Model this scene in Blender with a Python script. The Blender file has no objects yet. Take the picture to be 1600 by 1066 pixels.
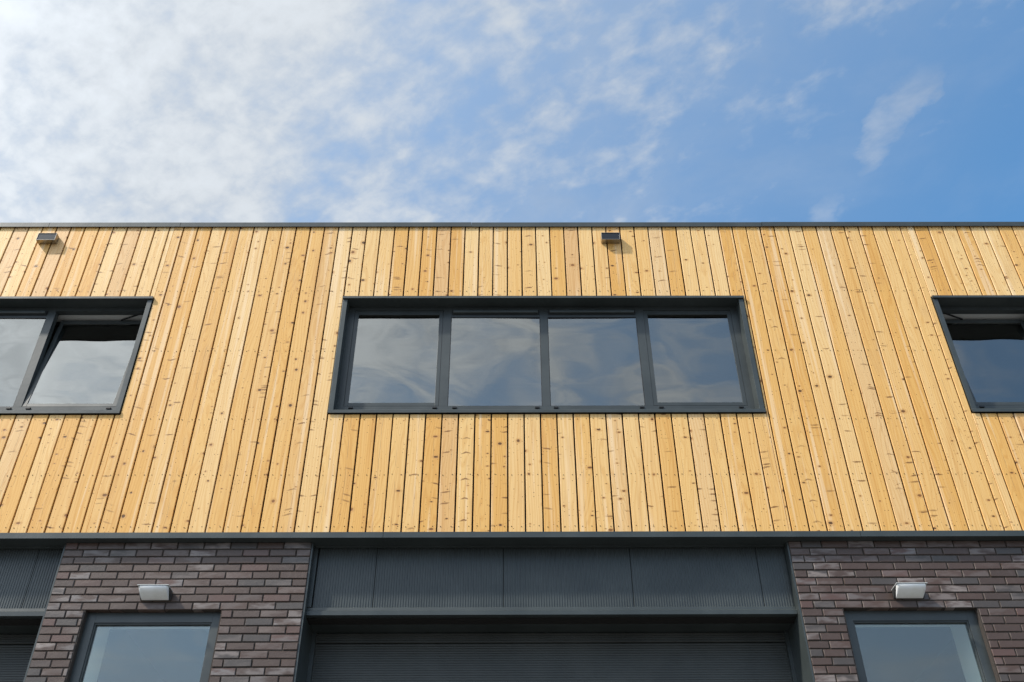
import bpy, math, random
from mathutils import Matrix, Vector
rnd = random.Random(11)
R = math.radians
scene = bpy.context.scene
COL = scene.collection

# ------------------------------------------------------------------ camera
def camera():
    cam = bpy.data.cameras.new('camera'); o = bpy.data.objects.new('camera', cam); COL.objects.link(o)
    p, y, r = R(38.6003), R(.33815), R(-.29025)
    fw = Vector((math.sin(y)*math.cos(p), math.cos(y)*math.cos(p), math.sin(p)))
    rt = Vector((math.cos(y), -math.sin(y), 0)); up = rt.cross(fw)
    r2 = rt*math.cos(r)+up*math.sin(r); u2 = -rt*math.sin(r)+up*math.cos(r)
    m = Matrix((r2, u2, -fw)).transposed().to_4x4(); m.translation = (0, -7.326, 1.6)
    o.matrix_world = m
    cam.sensor_width = 36; cam.lens = 36*1560/1600; cam.clip_end = 3000; cam.clip_start = .05
    scene.camera = o
camera()

# ------------------------------------------------------------------ node helper
class NG:
    def __init__(s, tree): s.t = tree; s.n = tree.nodes; s.l = tree.links
    def put(s, inp, v):
        if isinstance(v, bpy.types.NodeSocket): s.l.new(v, inp)
        elif v is not None: inp.default_value = v
    def node(s, typ, **kw):
        n = s.n.new(typ)
        for k, v in kw.items(): setattr(n, k, v)
        return n
    def m(s, op, a, b=None, c=None, clamp=False):
        n = s.node('ShaderNodeMath', operation=op); n.use_clamp = clamp
        s.put(n.inputs[0], a); s.put(n.inputs[1], b); s.put(n.inputs[2], c); return n.outputs[0]
    def sub(s, a, b): return s.m('SUBTRACT', a, b)
    def add(s, a, b): return s.m('ADD', a, b)
    def mul(s, a, b): return s.m('MULTIPLY', a, b)
    def ramp(s, v, lo, hi, a=0., b=1., smooth=True):
        n = s.node('ShaderNodeMapRange', interpolation_type='SMOOTHSTEP' if smooth else 'LINEAR')
        s.put(n.inputs[0], v); s.put(n.inputs[1], lo); s.put(n.inputs[2], hi); s.put(n.inputs[3], a); s.put(n.inputs[4], b)
        return n.outputs[0]
    def vec(s, x, y, z):
        n = s.node('ShaderNodeCombineXYZ'); s.put(n.inputs[0], x); s.put(n.inputs[1], y); s.put(n.inputs[2], z); return n.outputs[0]
    def xyz(s, v):
        n = s.node('ShaderNodeSeparateXYZ'); s.put(n.inputs[0], v); return n.outputs
    def noise(s, v, scale=1., detail=2., rough=.5, dist=0., col=False):
        n = s.node('ShaderNodeTexNoise'); s.put(n.inputs['Vector'], v); n.inputs['Scale'].default_value = scale
        n.inputs['Detail'].default_value = detail; n.inputs['Roughness'].default_value = rough; n.inputs['Distortion'].default_value = dist
        return n.outputs['Color' if col else 'Fac']
    def vor(s, v, scale, dim='2D'):
        n = s.node('ShaderNodeTexVoronoi', voronoi_dimensions=dim); s.put(n.inputs['Vector'], v); n.inputs['Scale'].default_value = scale
        return n.outputs['Distance'], s.xyz(n.outputs['Color'])
    def mix(s, f, a, b, blend='MIX'):
        n = s.node('ShaderNodeMix', data_type='RGBA', blend_type=blend)
        s.put(n.inputs[0], f)
        for i, v in ((6, a), (7, b)): s.put(n.inputs[i], (*v, 1) if isinstance(v, tuple) and len(v) == 3 else v)
        return n.outputs[2]

# ------------------------------------------------------------------ sky, sun, exposure
SUN_AZ, SUN_EL = R(62), R(46)            # azimuth to the left of the facade's outward normal (-Y)
sd = Vector((-math.sin(SUN_AZ)*math.cos(SUN_EL), -math.cos(SUN_AZ)*math.cos(SUN_EL), math.sin(SUN_EL)))
def world():
    w = bpy.data.worlds.new('World'); scene.world = w; w.use_nodes = True
    g = NG(w.node_tree); g.n.clear()
    sky = g.node('ShaderNodeTexSky', sky_type='NISHITA'); sky.sun_disc = False
    sky.sun_elevation = SUN_EL; sky.sun_rotation = math.atan2(sd.x, sd.y)
    sky.air_density = 1.0; sky.dust_density = .25; sky.ozone_density = 1.6; sky.altitude = 50
    d = g.node('ShaderNodeTexCoord').outputs['Generated']
    X, Y, Z = g.xyz(d)
    zc = g.m('MAXIMUM', Z, .06)
    px, py = g.m('DIVIDE', X, zc), g.m('DIVIDE', Y, zc)
    dot = g.node('ShaderNodeVectorMath', operation='DOT_PRODUCT'); g.put(dot.inputs[0], d); dot.inputs[1].default_value = sd
    dt = g.m('MAXIMUM', dot.outputs['Value'], 0.)
    glow = g.m('POWER', dt, 4.)
    # cloud layer laid out on a plane overhead
    a = R(-38)
    u = g.add(g.mul(px, math.cos(a)), g.mul(py, math.sin(a))); v = g.sub(g.mul(py, math.cos(a)), g.mul(px, math.sin(a)))
    behind = g.ramp(Y, .15, -.35, 0., 1.)
    P = g.vec(g.mul(u, 1.0), g.mul(v, 1.25), 0.)
    big = g.noise(P, 2.1, 3, .5, .2)
    mid = g.noise(P, 7.5, 9, .58, .15)
    fine = g.noise(g.vec(g.mul(u, 1.), g.mul(v, 1.3), 4.), 21., 6, .55, .2)
    s = g.sub(g.add(px, g.mul(g.m('ABSOLUTE', py), .75)), .92)          # cloudier on the left, clear on the right
    cover = g.add(g.ramp(s, -.75, .42, .36, -.66, False), g.mul(behind, .34))
    den = g.add(g.add(cover, g.mul(g.sub(big, .5), g.add(g.mul(behind, 1.9), .9))), g.add(g.mul(g.sub(mid, .5), 1.35), g.mul(g.sub(fine, .5), g.add(g.mul(behind, -.5), .80))))
    op = g.ramp(den, -.38, .46, 0., .95)
    # two thin wisps standing alone in the clear part
    def wisp(cx, cy, ang, la, lb, k):
        ca, sa = math.cos(ang), math.sin(ang)
        wx = g.add(g.sub(px, cx), g.mul(g.sub(mid, .5), .16)); wy = g.add(g.sub(py, cy), g.mul(g.sub(big, .5), .1))
        e = g.m('DIVIDE', g.add(g.mul(wx, ca), g.mul(wy, sa)), la); f = g.m('DIVIDE', g.sub(g.mul(wy, ca), g.mul(wx, sa)), lb)
        r2 = g.add(g.mul(e, e), g.mul(f, f))
        return g.mul(g.mul(g.ramp(r2, 0., 1., 1., 0.), k), g.ramp(fine, .25, .7, .45, 1.))
    ws = g.m('MAXIMUM', wisp(.478, .815, R(94), .115, .034, .40), wisp(.45, .965, R(110), .05, .035, .28))
    veil = g.mul(g.ramp(g.noise(P, 3.3, 7, .6, .3), .42, .8), g.ramp(px, -.1, .7, .40, .10))
    op = g.m('MAXIMUM', g.m('MAXIMUM', op, ws), veil)
    op = g.mul(op, g.sub(1., g.mul(behind, g.ramp(Z, .30, .58, .75, 0.))))     # banks dissolve into the haze low down
    shade = g.ramp(g.add(g.mul(mid, .6), g.mul(fine, .4)), .3, .65, .80, 1.06)
    b = g.mul(g.add(g.add(g.mul(glow, 17.), 5.3), g.ramp(Z, .45, .9, 1.7, 0.)), shade)
    cloud = g.node('ShaderNodeVectorMath', operation='SCALE'); cloud.inputs[0].default_value = (.95, 1.01, 1.07); g.put(cloud.inputs['Scale'], b)
    blue = g.mix(1., sky.outputs[0], (1.04, 1.88, 2.16), 'MULTIPLY')
    hz = g.node('ShaderNodeVectorMath', operation='SCALE'); hz.inputs[0].default_value = (.80, .96, 1.18); g.put(hz.inputs['Scale'], g.add(g.mul(glow, 12.), 6.4))
    haze = g.mix(g.m('MAXIMUM', g.ramp(g.add(dt, g.mul(px, -.30)), -.20, .60, .05, .52, False), g.mul(g.ramp(Z, .20, .66, .92, 0.), behind)), blue, hz.outputs[0])
    c = g.mix(op, haze, cloud.outputs[0])
    bg = g.node('ShaderNodeBackground'); g.put(bg.inputs[0], c); bg.inputs[1].default_value = .10
    out = g.node('ShaderNodeOutputWorld'); g.l.new(bg.outputs[0], out.inputs[0])
world()
def sun():
    l = bpy.data.lights.new('sun', 'SUN'); l.energy = 4.1; l.angle = R(3.); l.color = (1., .93, .82)
    o = bpy.data.objects.new('sun', l); COL.objects.link(o); o.location = (-20, -20, 30)
    o.rotation_euler = (-sd).to_track_quat('-Z', 'Y').to_euler()
sun()
vs = scene.view_settings; vs.view_transform = 'Standard'; vs.look = 'None'; vs.gamma = 1; vs.exposure = .15; vs.use_curve_mapping = False
scene.cycles.max_bounces = 8; scene.cycles.sample_clamp_indirect = 6

# ------------------------------------------------------------------ materials
MATS = {}
def mat(name, base=(.5, .5, .5), rough=.5, metal=0., spec=.5):
    m = bpy.data.materials.new(name); m.use_nodes = True; MATS[name] = m
    g = NG(m.node_tree); b = g.n['Principled BSDF']
    b.inputs['Base Color'].default_value = (*base, 1); b.inputs['Roughness'].default_value = rough
    b.inputs['Metallic'].default_value = metal; b.inputs['Specular IOR Level'].default_value = spec
    return g, b
def bump(g, b, h, dist, strength=1.):
    n = g.node('ShaderNodeBump'); n.inputs['Distance'].default_value = dist; n.inputs['Strength'].default_value = strength
    g.put(n.inputs['Height'], h); g.l.new(n.outputs[0], b.inputs['Normal'])
def tc(g, k='Object'): return g.node('ShaderNodeTexCoord').outputs[k]
def rand(g): return g.node('ShaderNodeObjectInfo').outputs['Random']

def painted(name, base, rough):
    g, b = mat(name, base, rough)
    geo = g.node('ShaderNodeNewGeometry').outputs['Position']
    n = g.noise(geo, 3., 6, .6); n2 = g.noise(geo, 60., 3, .6)
    g.put(b.inputs['Base Color'], g.mix(g.ramp(n, .3, .75), tuple(c*.88 for c in base), tuple(c*1.18+.003 for c in base)))
    g.put(b.inputs['Roughness'], g.add(g.mul(n, .18), rough-.09))
    bump(g, b, g.add(g.mul(n, .6), g.mul(n2, .05)), .004)
painted('grey_metal', (.041, .050, .050), .36)
painted('grey_frame', (.042, .050, .051), .40)
painted('dark_shutter', (.048, .052, .049), .42)
painted('ribbed_metal', (.046, .055, .056), .36)
mat('dark_core', (.012, .011, .010), .9)
mat('black_plastic', (.012, .012, .012), .45)
mat('nail_steel', (.07, .04, .02), .6, .6)
mat('seal', (.01, .01, .01), .6)
mat('white_lining', (.62, .62, .60), .5)
mat('plaster', (.84, .86, .83), .8)
mat('room_wall', (.16, .165, .16), .9)
mat('room_ceiling', (.20, .20, .19), .9)
g, b = mat('steel', (.34, .32, .29), .28, 1.)
bump(g, b, g.noise(g.node('ShaderNodeNewGeometry').outputs['Position'], 40, 3), .001)
mat('smoked_glass', (.012, .013, .017), .22, 0., .45)
g, b = mat('diffuser', (.74, .75, .75), .22, 0., .7)
g.put(b.inputs['Base Color'], g.mix(g.ramp(g.noise(tc(g), 12., 5, .6), .35, .8), (.93, .93, .92), (.84, .83, .80)))
mat('lamp_body', (.03, .03, .03), .4)
mat('lamp_lip', (.52, .53, .52), .35)
g, b = mat('roof_felt', (.12, .12, .12), .9)

def wood():
    g, b = mat('softwood', (.7, .45, .2), .45, 0., .3)
    o = tc(g); x, _, z = g.xyz(o); r = rand(g)
    r2 = g.m('FRACT', g.mul(r, 17.31)); r3 = g.m('FRACT', g.mul(r, 43.77)); r4 = g.m('FRACT', g.mul(r, 91.13))
    zs = g.add(z, g.mul(r, 71.)); sy = g.mul(r2, 53.)
    # growth rings sliced along the board
    warp = g.noise(g.vec(g.mul(x, 5.), sy, g.mul(zs, .7)), 1., 2, .5)
    ringx = g.add(g.mul(x, 38.), g.mul(warp, g.ramp(r3, 0., 1., 6., 22.)))
    ring = g.m('SINE', g.mul(ringx, 6.))
    fibre = g.noise(g.vec(g.mul(x, 260.), sy, g.mul(zs, 5.)), 1., 4, .6)
    streak = g.noise(g.vec(g.mul(x, 17.), sy, g.mul(zs, .35)), 1., 3, .55)
    blot = g.noise(g.vec(g.mul(x, 6.), sy, g.mul(zs, 2.2)), 1., 4, .6)
    pale = g.mix(r3, (.87, .620, .315), (.86, .580, .250))
    honey = g.mix(r4, (.80, .470, .145), (.73, .395, .105))
    base = g.mix(g.ramp(g.add(r2, g.mul(g.sub(streak, .5), .8)), .18, .84, .0, 1., False), pale, honey)
    base = g.mix(g.ramp(r4, .84, .86, 0., .45), base, (.74, .53, .33))
    wz = g.xyz(g.node('ShaderNodeNewGeometry').outputs['Position'])[2]      # board tone by height: more orange low down, paler high up
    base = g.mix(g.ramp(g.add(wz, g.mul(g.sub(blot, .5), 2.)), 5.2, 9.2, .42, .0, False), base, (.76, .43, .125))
    late = g.mix(1., base, (.80, .66, .46), 'MULTIPLY')
    gr = g.add(g.mul(g.ramp(ring, -.2, 1.), .36), g.mul(g.ramp(fibre, .42, .75), .34))
    broad = g.noise(g.vec(g.mul(x, 24.), sy, g.mul(zs, .8)), 1., 3, .5, .3)
    c = g.mix(gr, base, late)
    c = g.mix(g.ramp(broad, .52, .80, 0., .55), c, g.mix(1., c, (.76, .62, .45), 'MULTIPLY'))
    c = g.mix(g.mul(g.ramp(blot, .52, .85), .42), c, (.56, .33, .14))
    c = g.mix(g.mul(g.ramp(streak, .55, .68), .50), c, (.93, .72, .47))
    # round knots with a halo
    kx = g.add(x, g.mul(g.sub(warp, .5), .012))
    d, cc = g.vor(g.vec(g.mul(g.add(kx, g.mul(r, 33.)), .8), g.mul(zs, g.ramp(r3, 0., 1., .75, 1.7, False)), 0.), 9.5)
    thr = g.ramp(g.m('FRACT', g.mul(r, 7.7)), 0., 1., .55, .90, False); on = g.ramp(g.sub(cc[0], thr), 0., .02); rad = g.ramp(g.m('POWER', cc[1], 2.), 0., 1., .045, .155, False)
    edge = g.mul(g.sub(g.noise(g.vec(g.mul(x, 160.), sy, g.mul(zs, 160.)), 1., 2), .5), .09)
    dk = g.add(d, edge)
    halo = g.mul(on, g.ramp(g.sub(dk, g.mul(rad, 2.0)), -.07, .05, 1., 0.))
    knot = g.mul(on, g.ramp(g.sub(dk, rad), -.045, .02, 1., 0.))
    c = g.mix(g.mul(halo, .48), c, (.56, .28, .085))
    c = g.mix(g.mul(knot, .92), c, g.mix(g.ramp(cc[2], .2, .8), (.22, .085, .022), (.06, .022, .006)))
    # pin knots
    d2, c2 = g.vor(g.vec(g.add(x, g.mul(r2, 11.)), zs, 0.), 27.)
    pin = g.mul(g.ramp(c2[0], .72, .74), g.ramp(g.sub(d2, g.ramp(c2[1], 0., 1., .05, .13, False)), -.04, .02, 1., 0.))
    c = g.mix(g.mul(pin, .85), c, (.17, .07, .02))
    # spike knots: slanted dark whiskers running from the pith to the edge
    x0 = g.mul(g.sub(r4, .5), .05); ax = g.m('ABSOLUTE', g.sub(x, x0))
    bow = g.add(g.mul(ax, g.sub(g.mul(r3, .7), .30)), g.mul(g.sub(warp, .5), .03))
    d3, c3 = g.vor(g.vec(g.mul(g.add(x, g.mul(r3, 5.)), 8.), g.mul(g.add(zs, bow), 38.), 0.), 1.)
    thick = g.add(g.mul(g.noise(g.vec(g.mul(x, 60.), sy, g.mul(zs, 40.)), 1., 3), .34), d3)
    spike = g.mul(g.mul(g.ramp(c3[0], .93, .94), g.ramp(r4, .40, .46)), g.ramp(thick, .30, .60, 1., 0.))
    c = g.mix(g.mul(spike, g.ramp(c3[1], 0., 1., .45, .9)), c, (.19, .075, .02))
    # fine drying check along the pith
    px = g.m('ABSOLUTE', g.sub(g.sub(x, x0), g.mul(g.sub(g.noise(g.vec(0., sy, g.mul(zs, 2.2)), 1., 4, .6), .5), .05)))
    crack = g.mul(g.mul(g.ramp(px, .0004, .0022, 1., 0.), g.ramp(r3, .45, .5)), g.ramp(g.noise(g.vec(3., sy, g.mul(zs, 5.)), 1., 3), .42, .58))
    c = g.mix(g.mul(crack, .55), c, (.30, .18, .09))
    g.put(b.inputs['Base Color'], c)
    g.put(b.inputs['Roughness'], g.ramp(fibre, .2, .8, .42, .58))
    h = g.add(g.mul(fibre, .35), g.add(g.mul(g.sub(0., knot), .7), g.mul(g.sub(0., crack), 1.)))
    bump(g, b, h, .0012)
wood()

def brickmat():
    g, b = mat('clay_brick', (.1, .08, .08), .4, 0., .5)
    o = tc(g); r = rand(g); x, y, z = g.xyz(o)
    r2 = g.m('FRACT', g.mul(r, 23.7)); r3 = g.m('FRACT', g.mul(r, 57.3)); s = g.mul(r, 40.)
    P = g.vec(g.add(x, s), g.add(y, g.mul(r2, 9.)), z)
    n = g.noise(P, 14., 5, .6, .6); n2 = g.noise(P, 95., 4, .65); n3 = g.noise(g.vec(g.add(x, s), y, g.mul(z, 3.)), 7., 2, .5)
    base = g.mix(r2, (.068, .044, .034), (.088, .053, .040))
    base = g.mix(g.ramp(r3, .93, .96), base, (.105, .060, .048))
    base = g.mix(g.ramp(r3, .20, .16), base, (.068, .056, .050))
    lightc = g.mix(r3, (.25, .205, .185), (.19, .170, .165))
    amt = g.add(g.ramp(r, .74, .80, 0., .70), g.mul(g.ramp(r, .45, .60), .0))
    amt = g.mul(g.add(amt, g.mul(g.ramp(r2, .62, .70), .30)), g.ramp(n3, .38, .62))
    c = g.mix(amt, base, lightc)
    c = g.mix(g.mul(g.ramp(n, .5, .8), .4), c, (.115, .085, .076))
    c = g.mix(g.mul(g.ramp(n2, .55, .8), .35), c, (.045, .035, .035))
    g.put(b.inputs['Base Color'], c); g.put(b.inputs['Roughness'], g.ramp(n2, .3, .7, .32, .48))
    bump(g, b, g.add(g.mul(n2, .5), g.mul(n, .6)), .0022)
brickmat()
g, b = mat('mortar', (.07, .058, .052), .95)
pos = g.node('ShaderNodeNewGeometry').outputs['Position']
g.put(b.inputs['Base Color'], g.mix(g.noise(pos, 30., 4, .6), (.034, .027, .023), (.060, .048, .040)))
bump(g, b, g.noise(pos, 180., 3, .6), .003)

def glassmat(name, refl, tint, wave):
    m = bpy.data.materials.new(name); m.use_nodes = True; MATS[name] = m
    g = NG(m.node_tree); g.n.clear()
    out = g.node('ShaderNodeOutputMaterial'); mixs = g.node('ShaderNodeMixShader')
    lw = g.node('ShaderNodeLayerWeight'); lw.inputs['Blend'].default_value = .5
    f = g.add(g.mul(g.m('POWER', lw.outputs['Facing'], 4.), .6), refl)
    gl = g.node('ShaderNodeBsdfGlossy'); gl.inputs['Roughness'].default_value = .012; gl.inputs['Color'].default_value = (.98, .98, .94, 1)
    tr = g.node('ShaderNodeBsdfTransparent'); tr.inputs['Color'].default_value = (*tint, 1)
    pos = g.node('ShaderNodeNewGeometry').outputs['Position']; x, y, z = g.xyz(pos)
    bp = g.node('ShaderNodeBump'); bp.inputs['Distance'].default_value = wave
    g.put(bp.inputs['Height'], g.add(g.noise(g.vec(g.mul(x, 1.1), y, g.mul(z, 1.6)), 1., 1), g.mul(g.noise(g.vec(g.mul(x, .4), y, g.mul(z, 18.)), 1., 1), .005)))
    g.l.new(bp.outputs[0], gl.inputs['Normal'])
    g.put(mixs.inputs[0], f); g.l.new(tr.outputs[0], mixs.inputs[1]); g.l.new(gl.outputs[0], mixs.inputs[2]); g.l.new(mixs.outputs[0], out.inputs[0])
glassmat('window_glass', .225, (.30, .33, .32), .012)
glassmat('clear_glass', .12, (.92, .96, .93), .008)

g, b = mat('paving', (.12, .12, .12), .9)
pos = g.node('ShaderNodeNewGeometry').outputs['Position']
g.put(b.inputs['Base Color'], g.mix(g.noise(pos, .8, 6, .6), (.10, .10, .098), (.17, .165, .155)))

# ------------------------------------------------------------------ mesh helpers
class MB:
    def __init__(s): s.v = []; s.f = []
    def box(s, x0, x1, y0, y1, z0, z1):
        n = len(s.v)
        s.v += [(x0, y0, z0), (x1, y0, z0), (x1, y1, z0), (x0, y1, z0), (x0, y0, z1), (x1, y0, z1), (x1, y1, z1), (x0, y1, z1)]
        s.f += [tuple(n+i for i in q) for q in ((0, 1, 5, 4), (1, 2, 6, 5), (2, 3, 7, 6), (3, 0, 4, 7), (4, 5, 6, 7), (3, 2, 1, 0))]
        return s
    def prism_x(s, prof, x0, x1):       # profile of (y, z), counter-clockwise seen from +x ... extruded along x
        n, k = len(s.v), len(prof)
        s.v += [(x0, y, z) for y, z in prof]+[(x1, y, z) for y, z in prof]
        s.f += [tuple(n+i for i in range(k))[::-1], tuple(n+k+i for i in range(k))]
        s.f += [(n+i, n+(i+1) % k, n+k+(i+1) % k, n+k+i) for i in range(k)]
        return s
    def mesh(s, name):
        me = bpy.data.meshes.new(name); me.from_pydata(s.v, [], s.f); me.update()
        import bmesh
        bm = bmesh.new(); bm.from_mesh(me); bmesh.ops.recalc_face_normals(bm, faces=bm.faces); bm.to_mesh(me); bm.free()
        return me
    def build(s, name, material, parent=None, loc=(0, 0, 0), bevel=0., **props):
        return link(name, s.mesh(name), material, parent, loc, bevel, **props)
def link(name, me, material, parent=None, loc=(0, 0, 0), bevel=0., **props):
    if not me.materials: me.materials.append(MATS[material])
    o = bpy.data.objects.new(name, me); COL.objects.link(o); o.parent = parent; o.location = loc
    if bevel:
        bv = o.modifiers.new('bevel', 'BEVEL'); bv.width = bevel; bv.segments = 2; bv.limit_method = 'ANGLE'
    for k, v in props.items(): o[k] = v
    return o
def holes(mb, x0, x1, z0, z1, y0, y1, hs):  # wall slab with rectangular openings that share no columns
    x = x0
    for a, b, c, d in sorted(hs):
        if a > x: mb.box(x, a, y0, y1, z0, z1)
        if c > z0: mb.box(a, b, y0, y1, z0, c)
        if d < z1: mb.box(a, b, y0, y1, d, z1)
        x = b
    if x < x1: mb.box(x, x1, y0, y1, z0, z1)
    return mb

# ------------------------------------------------------------------ layout
BX0, BX1, DEPTH = -9.4, 9.8, 12.
WW = 3.882; WIN_X = [-7.319, -1.592, 4.135]; WZ0, WZ1 = 6.63, 7.992
BAY = 3.883; BAYS = [-7.477, -1.594, 4.289]; PIERS = [(BX0, -7.477), (-3.594, -1.594), (2.289, 4.289), (8.172, BX1)]
SOFFIT = 5.40

# ground
MB().box(-1500, 1500, -1500, 1500, -.5, 0).build('ground', 'paving', kind='structure')

bld = bpy.data.objects.new('building', None); COL.objects.link(bld)
bld['label'] = 'flat-roofed unit with honey-coloured board cladding over dark brick and grey metal'; bld['category'] = 'building'

# ------------------------------------------------------------------ upper wall: core, boards, nails
core = MB()
holes(core, BX0, BX1, SOFFIT+.012, 8.93, .032, .16, [(x+.01, x+WW-.01, WZ0+.01, WZ1-.005) for x in WIN_X])
clad = core.build('timber_cladding', 'dark_core', bld)
PITCH, GAP = .145, .0132
def board_mesh(w, h):
    e = .0025; t = .021
    x0, x1, z0, z1 = -w/2, w/2, -h/2, h/2
    v = [(x0+e, 0, z0+e), (x1-e, 0, z0+e), (x1-e, 0, z1-e), (x0+e, 0, z1-e),
         (x0, e, z0), (x1, e, z0), (x1, e, z1), (x0, e, z1), (x0, t, z0), (x1, t, z0), (x1, t, z1), (x0, t, z1)]
    f = [(0, 1, 2, 3), (4, 5, 1, 0), (5, 6, 2, 1), (6, 7, 3, 2), (7, 4, 0, 3), (8, 9, 5, 4), (9, 10, 6, 5), (10, 11, 7, 6), (11, 8, 4, 7)]
    me = bpy.data.meshes.new('plank'); me.from_pydata(v, [], f); me.update(); me.materials.append(MATS['softwood']); return me
cache = {}
joined = MB()
BT, BB = 8.968, 5.441
k = int((BX0-(-2.028))/PITCH)
pieces = []
while True:
    s = -2.028+k*PITCH; k += 1
    if s < BX0: continue
    if s+PITCH > BX1: break
    a, b = s+GAP/2, s+PITCH-GAP/2
    cuts = [(a, b, BB, BT)]
    for wx in WIN_X:
        c, d = wx-.006, wx+WW+.008
        if b > c and a < d:
            cuts = []
            if a < c-.012: cuts.append((a, c-.002, BB, BT))
            if b > d+.012: cuts.append((d+.002, b, BB, BT))
            if not cuts or (b-max(a, c)) > .02 or (min(b, d)-a) > .02:
                aa, bb = max(a, c), min(b, d)
                cuts += [(aa, bb, BB, 6.619), (aa, bb, 7.995, BT)]
            break
    pieces += cuts
for a, b, z0, z1 in pieces:
    if b-a < .008: continue
    jy = rnd.uniform(-.0012, .0012); cx = (a+b)/2
    if abs(cx) > 5.75:
        joined.box(a, b, jy, jy+.021, z0, z1); continue
    key = (round(b-a, 3), round(z1-z0, 3))
    if key not in cache: cache[key] = board_mesh(b-a, z1-z0)
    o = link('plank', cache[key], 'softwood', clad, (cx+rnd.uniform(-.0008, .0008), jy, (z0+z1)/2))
    o.rotation_euler = (0, rnd.uniform(-.0006, .0006), rnd.uniform(-.004, .004))
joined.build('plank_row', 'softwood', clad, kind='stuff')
nm = MB()
for a, b, z0, z1 in pieces:
    if b-a < .07 or abs(a) > 6: continue
    for nz in (8.932, 8.075, 7.334, 6.568, 5.999, 5.509):
        if not z0+.02 < nz < z1-.015: continue
        for nx in (a+.026, b-.026):
            x, z = nx+rnd.uniform(-.005, .005), nz+rnd.uniform(-.006, .006); r = .0040
            n = len(nm.v); y = -.0028
            for q in range(6): nm.v.append((x+r*math.cos(q*1.0472), y, z+r*math.sin(q*1.0472)))
            nm.f.append(tuple(n+q for q in range(6)))
            for q in range(6): nm.v.append((x+r*math.cos(q*1.0472), .004, z+r*math.sin(q*1.0472)))
            nm.f += [(n+q, n+(q+1) % 6, n+6+(q+1) % 6, n+6+q) for q in range(6)]
nm.build('nail', 'nail_steel', clad, kind='stuff')

# parapet capping, in lengths
js = [BX0-.05, -7.7, -4.72, -3.37, -.37, 2.63, 5.63, 8.2, BX1+.05]
for a, b in zip(js, js[1:]):
    MB().prism_x([(-.020, 8.945), (-.020, 9.004), (-.012, 9.012), (.36, 8.992), (.36, 8.93), (.355, 8.93), (.355, 8.985), (-.012, 9.002), (-.014, 8.998), (-.014, 8.945)], a+.0015, b-.0015).build('parapet_capping', 'grey_metal', bld, (0, rnd.uniform(-.002, .002), rnd.uniform(-.0015, .0015)))
MB().box(BX0, BX1, .0225, .34, 8.932, 8.978).build('parapet_core', 'dark_core', bld)
# flashing at the foot of the boards, in lengths
js = [BX0-.02, -8.755, -4.882, -1.009, 2.864, 6.737, BX1+.02]
for a, b in zip(js, js[1:]):
    MB().prism_x([(-.022, 5.3995), (-.022, 5.449), (-.016, 5.453), (.030, 5.458), (.030, 5.452), (-.013, 5.447), (-.016, 5.443), (-.016, 5.405), (.0585, 5.405), (.0585, 5.3995)], a+.0015, b-.0015).build('flashing', 'grey_metal', bld, (0, rnd.uniform(-.0012, .0), rnd.uniform(-.0006, .0012)))

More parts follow.
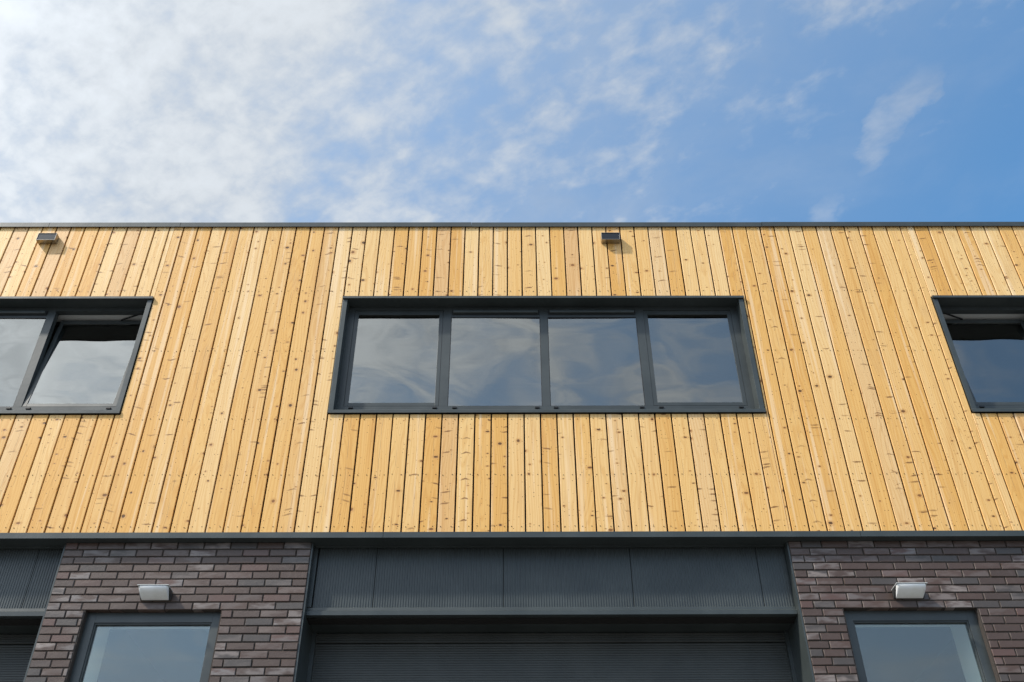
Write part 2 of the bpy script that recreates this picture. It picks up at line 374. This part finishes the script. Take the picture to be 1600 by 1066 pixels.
# ------------------------------------------------------------------ upper windows
def frame_ring(mb, x0, x1, z0, z1, l, r, bt, tp, y0, y1):
    mb.box(x0, x0+l, y0, y1, z0, z1); mb.box(x1-r, x1, y0, y1, z0, z1)
    mb.box(x0+l, x1-r, y0+.0008, y1, z0, z0+bt); mb.box(x0+l, x1-r, y0+.0008, y1, z1-tp, z1)
def upper_window(wx, tilt, label):
    Z = lambda z: z-WZ0
    def X(v): return v+1.592
    f = MB(); F0, F1 = .120, .185
    top = Z(8.0)
    f.box(X(-1.575), X(-1.487), F0, F1, 0, top); f.box(X(2.182), X(2.275), F0, F1, 0, top)
    for a, b in ((-.625, -.545), (.317, .390), (1.253, 1.327)): f.box(X(a), X(b), F0, F1, Z(6.79), Z(7.928))
    f.box(X(-1.487), X(2.182), F0+.0008, F1, 0, Z(6.79)); f.box(X(-1.487), X(2.182), F0+.0008, F1, Z(7.928), top)
    for a, b in ((-.545, .317), (.390, 1.253)): f.box(X(a), X(b), F0+.0015, F1, Z(7.842), Z(7.9279))
    w = f.build('window', 'grey_frame', bld, (wx, 0, WZ0), label=label)
    # surround: hood, jambs, sill
    MB().prism_x([(-.030, Z(7.960)), (-.030, Z(7.986)), (-.024, Z(7.991)), (.03, Z(7.993)), (.119, Z(7.993)), (.119, Z(7.967)), (-.025, Z(7.967)), (-.025, Z(7.960))], -.004, WW+.006).build('hood', 'grey_metal', w)
    for s in (0, 1):
        m = MB(); a, b = (0, .044) if s == 0 else (WW-.044, WW)
        m.box(a, b, -.012, .0185, Z(6.658), Z(7.9645))
        c, d = (.012, .0435) if s == 0 else (WW-.0435, WW-.012)
        m.box(c, d, .0190, .1195, Z(6.658), Z(7.9645)); m.build('jamb', 'grey_metal', w, bevel=.0012)
    MB().prism_x([(-.020, Z(6.624)), (-.020, Z(6.655)), (-.0155, Z(6.660)), (.1195, Z(6.666)), (.1195, Z(6.65)), (-.014, Z(6.650)), (-.014, Z(6.624))], -.003, WW+.003).build('sill', 'grey_metal', w)
    # fixed lights
    for a, b in ((-.545, .317), (.390, 1.253)):
        MB().box(X(a)-.004, X(b)+.004, .1275, .134, Z(6.786), Z(7.846)).build('pane', 'window_glass', w)
        t = MB(); frame_ring(t, X(a), X(b), Z(6.79), Z(7.842), .005, .005, .005, .005, .1225, .1272)
        t.build('glazing_bead', 'seal', w)
        v = MB(); v.prism_x([(.098, Z(7.880)), (.090, Z(7.886)), (.090, Z(7.908)), (.096, Z(7.916)), (.1205, Z(7.916)), (.1205, Z(7.880))], X(a)+.018, X(b)-.018)
        v.build('trickle_vent', 'grey_metal', w, bevel=.003)
        MB().box(X(a)+.006, X(b)-.006, .1165, .1212, Z(7.868), Z(7.9275)).build('vent_slot', 'seal', w)
    # opening lights, hinged at the foot
    for i, (a, b) in enumerate(((-1.485, -.627), (1.329, 2.180))):
        H = 7.924-6.794; L = b-a
        s = MB(); frame_ring(s, 0, L, 0, H, .038, .036, .036, .048, 0, .055)
        sash = s.build('sash', 'grey_frame', w, (X(a), .1225, Z(6.794)), bevel=.0015)
        p = MB().box(.034, L-.032, .006, .012, .032, H-.044).build('pane', 'window_glass', w, (X(a), .1225, Z(6.794)))
        if tilt == i:
            for q in (sash, p): q.rotation_euler = (-R(6.6), 0, 0)
            # restrictor stays between the frame head and the tilted light
            sx = 1 if tilt == 1 else -1
            p0, p1 = Vector((X(b if sx == 1 else a)-sx*.02, .16, Z(7.93))), Vector((X(b if sx == 1 else a)-sx*.26, .245, Z(7.905)))
            m = MB()
            for q in (p0, p1):
                for dy, dz in ((-.006, 0), (.006, 0), (.006, .012), (-.006, .012)): m.v.append((q.x, q.y+dy, q.z+dz))
            m.f = [(0, 1, 2, 3), (7, 6, 5, 4)]+[(n, 4+n, 4+(n+1) % 4, (n+1) % 4) for n in range(4)]
            m.build('stay', 'seal', w)
    for xx in (-1.44, -.68, -.50, .25, .42, 1.20, 1.375, 2.10):
        MB().prism_x([(.108, Z(6.764)), (.108, Z(6.776)), (.1215, Z(6.780)), (.1215, Z(6.762))], X(xx), X(xx)+.040).build('drain_cap', 'black_plastic', w)
    # pale inner lining round the opening
    n = MB(); frame_ring(n, .02, WW-.02, Z(6.66), Z(8.005), .05, .05, .06, .067, .1855, .30)
    n.build('inner_lining', 'white_lining', w)
    return w
upper_window(WIN_X[0], 1, 'left window with its last light tilted open inwards')
upper_window(WIN_X[1], None, 'middle four-light window with every light closed')
upper_window(WIN_X[2], 0, 'right window with its first light tilted open inwards')

# ------------------------------------------------------------------ brick piers
CH = .0648; C0 = 5.4050; FB = .060
BL, JT = .2155, .0105
visible, hidden = [], []
def lay(mb_wall, p0, p1, hole):
    """cells (x0,x1,z0,z1) of one pier"""
    out = []; r = 0; z = C0
    while z-CH > -.02:
        z -= CH; xs = [p0]; x = p0+([.104+.166, .163][r % 2])
        if r % 2 == 0: xs.append(p0+.104)
        j = rnd.uniform(-.004, .004)
        while x < p1-.06: xs.append(x+j); x += BL
        xs.append(p1)
        for a, b in zip(xs, xs[1:]):
            seg = [(a, b)]
            if hole and z < hole[3]-.02 and z+CH > hole[2]+.02:
                seg = [(a, min(b, hole[0])), (max(a, hole[1]), b)]
            for c, d in seg:
                if d-c > .03: out.append((c, d, z+JT/2, z+CH-JT/2))
        r += 1
    return out
def brick_mesh(L, H, seed):
    q = random.Random(seed); e = .003; t = .096; J = lambda: q.uniform(-.0012, .0012)
    v = []
    for y, k in ((0, e), (e, 0), (t, 0)):
        for sx, sz in ((-1, -1), (1, -1), (1, 1), (-1, 1)):
            v.append((sx*(L/2-k)+J(), y+(J()*.6 if y == 0 else 0), sz*(H/2-k)+J()*.8))
    f = [(0, 1, 2, 3)]
    for o in (0, 4):
        f += [(o+4+i, o+4+(i+1) % 4, o+(i+1) % 4, o+i) for i in range(4)]
    me = bpy.data.meshes.new('brick'); me.from_pydata(v, [], f); me.update(); me.materials.append(MATS['clay_brick']); return me
HL = (-3.290, -2.227, 2.90, 4.831); HR = (2.618, 3.672, 2.90, 4.831)
bc = {}
walls = []
for i, (p0, p1) in enumerate(PIERS):
    hole = {1: HL, 2: HR}.get(i)
    m = MB(); hs = [(hole[0]+.004, hole[1]-.004, hole[2]+.004, hole[3]-.004)] if hole else []
    holes(m, p0+.002, p1-.002, 0, 5.399, FB+.0065, .30, hs)
    w = m.build('brick_wall', 'mortar', bld)
    cells = lay(m, p0, p1, hole)
    for c in cells: (visible if (i in (1, 2) and c[3] > 4.27 and c[0] < 4.2) else hidden).append((w, c))
    walls.append(w)
visible.sort(key=lambda t: -(t[1][1]-t[1][0])*(1 if t[1][3] > 4.33 else .5))
hidden += visible[300:]; visible = visible[:300]
for w, (a, b, z0, z1) in visible:
    key = (round(b-a, 3), rnd.randrange(4))
    if key not in bc: bc[key] = brick_mesh(b-a-JT, z1-z0, int(key[0]*1000)*7+key[1])
    o = link('brick', bc[key], 'clay_brick', w, ((a+b)/2, FB+rnd.uniform(-.0022, .0022), (z0+z1)/2))
    o.rotation_euler = (rnd.uniform(-.012, .012), rnd.uniform(-.006, .006), rnd.uniform(-.01, .01))
for w in walls:
    m = MB()
    for ww, (a, b, z0, z1) in hidden:
        if ww is w: y = FB+rnd.uniform(-.002, .002); m.box(a+JT/2, b-JT/2, y, y+.09, z0, z1)
    if m.v: m.build('brick_row', 'clay_brick', w, kind='stuff')

# ------------------------------------------------------------------ ground-floor windows in the piers
def tall_window(h, side, label):
    x0, x1, z0, z1 = h; W = x1-x0; H = z1-z0
    m = MB(); frame_ring(m, .004, W-.004, .004, H-.004, .072, .072, .08, .082, .118, .18)
    frame_ring(m, .076, W-.076, .084, H-.086, .010, .010, .012, .012, .1275, .175)
    w = m.build('window', 'grey_frame', bld, (x0, 0, z0), bevel=.0015, label=label)
    MB().box(.084, W-.084, .146, .154, .092, H-.094).build('pane', 'clear_glass', w)
    # plastered reveal inside
    n = MB(); a, b = .028, W-.028; t = H+.045; D0, D1 = .19, .56
    n.box(a-.05, a, D0, D1, -.3, t); n.box(b, b+.05, D0, D1, -.3, t); n.box(a-.05, b+.05, D0, D1, t, t+.05); n.box(a-.05, b+.05, D0, D1, -.1, -.0)
    n.build('reveal', 'plaster', w)
    MB().box(-.0, W, .062, .117, -.012, .003).build('sill', 'grey_metal', w)
tall_window(HL, 0, 'grey-framed window in the lighter brickwork on the left')
tall_window(HR, 1, 'grey-framed window in the darker brickwork on the right')

# ------------------------------------------------------------------ garage bays
def garage(bx, seams, label, lab2):
    sp = MB().box(.0, BAY, .19, .30, 4.80, SOFFIT+.01)
    s = sp.build('spandrel', 'dark_core', bld, (bx, 0, 0), label=label)
    xs = [.046]+[v-bx0 for v in seams]+[BAY-.012]
    for a, b in zip(xs, xs[1:]):
        a += .003; b -= .003; m = MB(); p = .0205; n = max(2, int((b-a)/p)); p = (b-a)/n; z0, z1 = 4.884, 5.408
        prof = [(a, .170)]
        for i in range(n):
            c = a+i*p
            prof += [(c+p*.10, .170), (c+p*.24, .1662), (c+p*.50, .1662), (c+p*.64, .170)]
        prof.append((b, .170)); k = len(prof)
        m.v = [(x, y, z0) for x, y in prof]+[(x, y, z1) for x, y in prof]+[(b, .189, z0), (b, .189, z1), (a, .189, z0), (a, .189, z1)]
        m.f = [(i, i+1, k+i+1, k+i) for i in range(k-1)]+[(k-1, 2*k, 2*k+1, 2*k-1), (2*k+2, 0, k, 2*k+3)]
        m.build('ribbed_panel', 'ribbed_metal', s)
    m = MB().box(.012, .040, .150, .189, 4.884, 5.405); m.box(.024, .030, .146, .1499, 4.884, 5.405); m.build('edge_trim', 'grey_metal', s)
    # two-step trim along the foot of the panels
    MB().prism_x([(.132, 4.808), (.132, 4.842), (.138, 4.848), (.150, 4.851), (.153, 4.878), (.1625, 4.8835), (.1895, 4.8835), (.1895, 4.82), (.50, 4.82), (.50, 4.808)], .014, BAY-.014).build('lintel', 'grey_metal', s)
    MB().prism_x([(.0595, 5.3999), (.0595, 5.409), (.1895, 5.409), (.1895, 5.3999)], .001, BAY-.001).build('soffit', 'grey_metal', s)
    MB().box(.02, BAY-.02, .125, .135, 5.388, 5.3995).build('soffit_rail', 'grey_metal', s)
    # roller door
    d = MB(); z = 4.722; P = .0200
    prof = []
    while z > -.02:
        prof += [(.5015, z), (.4990, z-P*.15), (.4980, z-P*.5), (.4986, z-P*.84), (.5015, z-P*.97)]; z -= P
    k = len(prof); x0, x1 = .045, BAY-.045
    d.v = [(x0, y, q) for y, q in prof]+[(x1, y, q) for y, q in prof]
    d.f = [(i+1, i, k+i, k+i+1) for i in range(k-1)]
    door = d.build('roller_door', 'dark_shutter', bld, (bx, 0, 0), label=lab2)
    h = MB(); prof = []; z = 4.80; P = .02
    while z > 4.735: prof += [(.486, z), (.480, z-.004), (.480, z-.013), (.486, z-.017)]; z -= P
    prof += [(.486, 4.7275), (.53, 4.7275), (.53, 4.803), (.486, 4.803)]
    h.prism_x(prof, x0, x1).build('shutter_box', 'dark_shutter', door)
    for a, b in ((.012, .044), (BAY-.044, BAY-.012)): MB().box(a, b, .47, .54, .0, 4.807).build('guide_rail', 'grey_metal', door)
    for a, b in ((-.0008, .0115), (BAY-.0115, BAY+.0008)): MB().box(a, b, .068, .60, .0, 5.3985).build('jamb_lining', 'grey_metal', door)
    MB().box(0, BAY, .545, .56, 0, 4.80).build('backing', 'dark_core', door)
bx0 = BAYS[1]
S = [-1.0725, -.036, 1.0015, 2.0375]
garage(BAYS[0], S, 'ribbed grey panels over the left roller door', 'left roller door of fine grey slats')
garage(BAYS[1], S, 'ribbed grey panels over the middle roller door', 'middle roller door of fine grey slats')
garage(BAYS[2], S, 'ribbed grey panels over the right roller door', 'right roller door of fine grey slats')

# ------------------------------------------------------------------ shell, floor, rooms, roof
m = MB()
m.box(BX0, BX0+.25, .17, DEPTH, 0, 8.93); m.box(BX1-.25, BX1, .17, DEPTH, 0, 8.93); m.box(BX0+.25, BX1-.25, DEPTH-.25, DEPTH, 0, 8.93)
m.build('side_wall', 'room_wall', bld)
MB().box(BX0+.25, BX1-.25, .62, DEPTH-.25, 5.35, 5.62).build('floor_slab', 'room_wall', bld)
MB().box(BX0+.25, BX1-.25, .31, DEPTH-.25, 8.30, 8.42).build('room_ceiling', 'room_ceiling', bld)
m = MB()
for k in range(5): m.box(BX0+.3, BX1-.3, .8+k*.9, .92+k*.9, 8.18, 8.299)
m.build('ceiling_beam', 'room_wall', bld)
holes(MB(), BX0+.25, BX1-.25, 5.62, 8.30, .1605, .30, [(x+.03, x+WW-.03, 6.66, 8.01) for x in WIN_X]).build('inner_wall', 'room_wall', bld)
MB().box(BX0+.25, BX1-.25, 5.2, 5.3, 0, 8.30).build('partition', 'room_wall', bld)
for a, b in ((-7.49, -7.40), (-3.66, -3.60), (-1.585, -1.50), (2.23, 2.28), (4.30, 4.36)):
    MB().box(a, b, .63, 5.19, 0, 5.349).build('partition', 'room_wall', bld)
MB().box(BX0, BX1, .161, DEPTH-.0, 8.932, 8.94).build('roof', 'roof_felt', bld)

# ------------------------------------------------------------------ wall lights
def bulkhead(cx, label):
    root = bpy.data.objects.new('bulkhead_light', None); COL.objects.link(root); root.location = (cx, FB, 4.893)
    root['label'] = label; root['category'] = 'wall light'; root['group'] = 'wall lights over the ground-floor windows'
    w = .119
    b = MB(); b.prism_x([(-.003, .073), (-.088, .073), (-.080, .060), (-.014, .006), (-.003, .002)], -w-.001, w+.001)
    b.build('housing', 'lamp_body', root, bevel=.003)
    # white diffuser: shallow curved face sloping back from the lip to the wall
    d = MB(); n = 10; prof = []
    for i in range(n+1):
        t = i/n; prof.append((-.112*(1-t**2.3)-.022, .0715-t*.0690))
    cols = [(-w+.002, .80), (-w+.006, .92), (-w+.02, 1.), (w-.02, 1.), (w-.006, .92), (w-.002, .80)]
    for x, s in cols:
        for y, z in prof: d.v.append((x*(1-.10*(.0715-z)/.07), y*s, z))
    k = len(prof)
    for c in range(len(cols)-1):
        for i in range(n): d.f.append((c*k+i, (c+1)*k+i, (c+1)*k+i+1, c*k+i+1))
    d.f.append(tuple(range(k))); d.f.append(tuple((len(cols)-1)*k+i for i in range(k))[::-1])
    d.f.append(tuple(c*k for c in range(len(cols)))[::-1]); d.f.append(tuple(c*k+k-1 for c in range(len(cols))))
    o = d.build('diffuser', 'diffuser', root)
    for p in o.data.polygons: p.use_smooth = len(p.vertices) == 4
    MB().box(-w-.003, w+.003, -.139, -.002, .0735, .0795).build('top_lip', 'lamp_lip', root, bevel=.002)
bulkhead(-2.755, 'white bulkhead light on the lighter brickwork left of the middle roller door')
bulkhead(3.150, 'white bulkhead light on the darker brickwork right of the middle roller door')

def box_light(cx, label):
    root = bpy.data.objects.new('box_light', None); COL.objects.link(root); root.location = (cx, 0, 8.714)
    root['label'] = label; root['category'] = 'wall light'; root['group'] = 'steel box lights under the parapet'
    w, h, t, d = .094, .096, .0038, -.066
    m = MB(); m.box(-w, w, d, -.003, 0, t); m.box(-w, w, d, -.003, h-t, h); m.box(-w, -w+t, d+.0005, -.003, t, h-t); m.box(w-t, w, d+.0005, -.003, t, h-t)
    m.build('housing', 'steel', root, bevel=.001)
    MB().box(-w+t, w-t, d+.006, d+.012, t, h-t).build('lens', 'smoked_glass', root)
    MB().box(-w+.012, w-.012, d+.02, -.0025, t+.001, h-t-.001).build('back_plate', 'black_plastic', root)
box_light(-4.670, 'small steel box light on the boards above the left window')
box_light(1.051, 'small steel box light on the boards above the middle window')
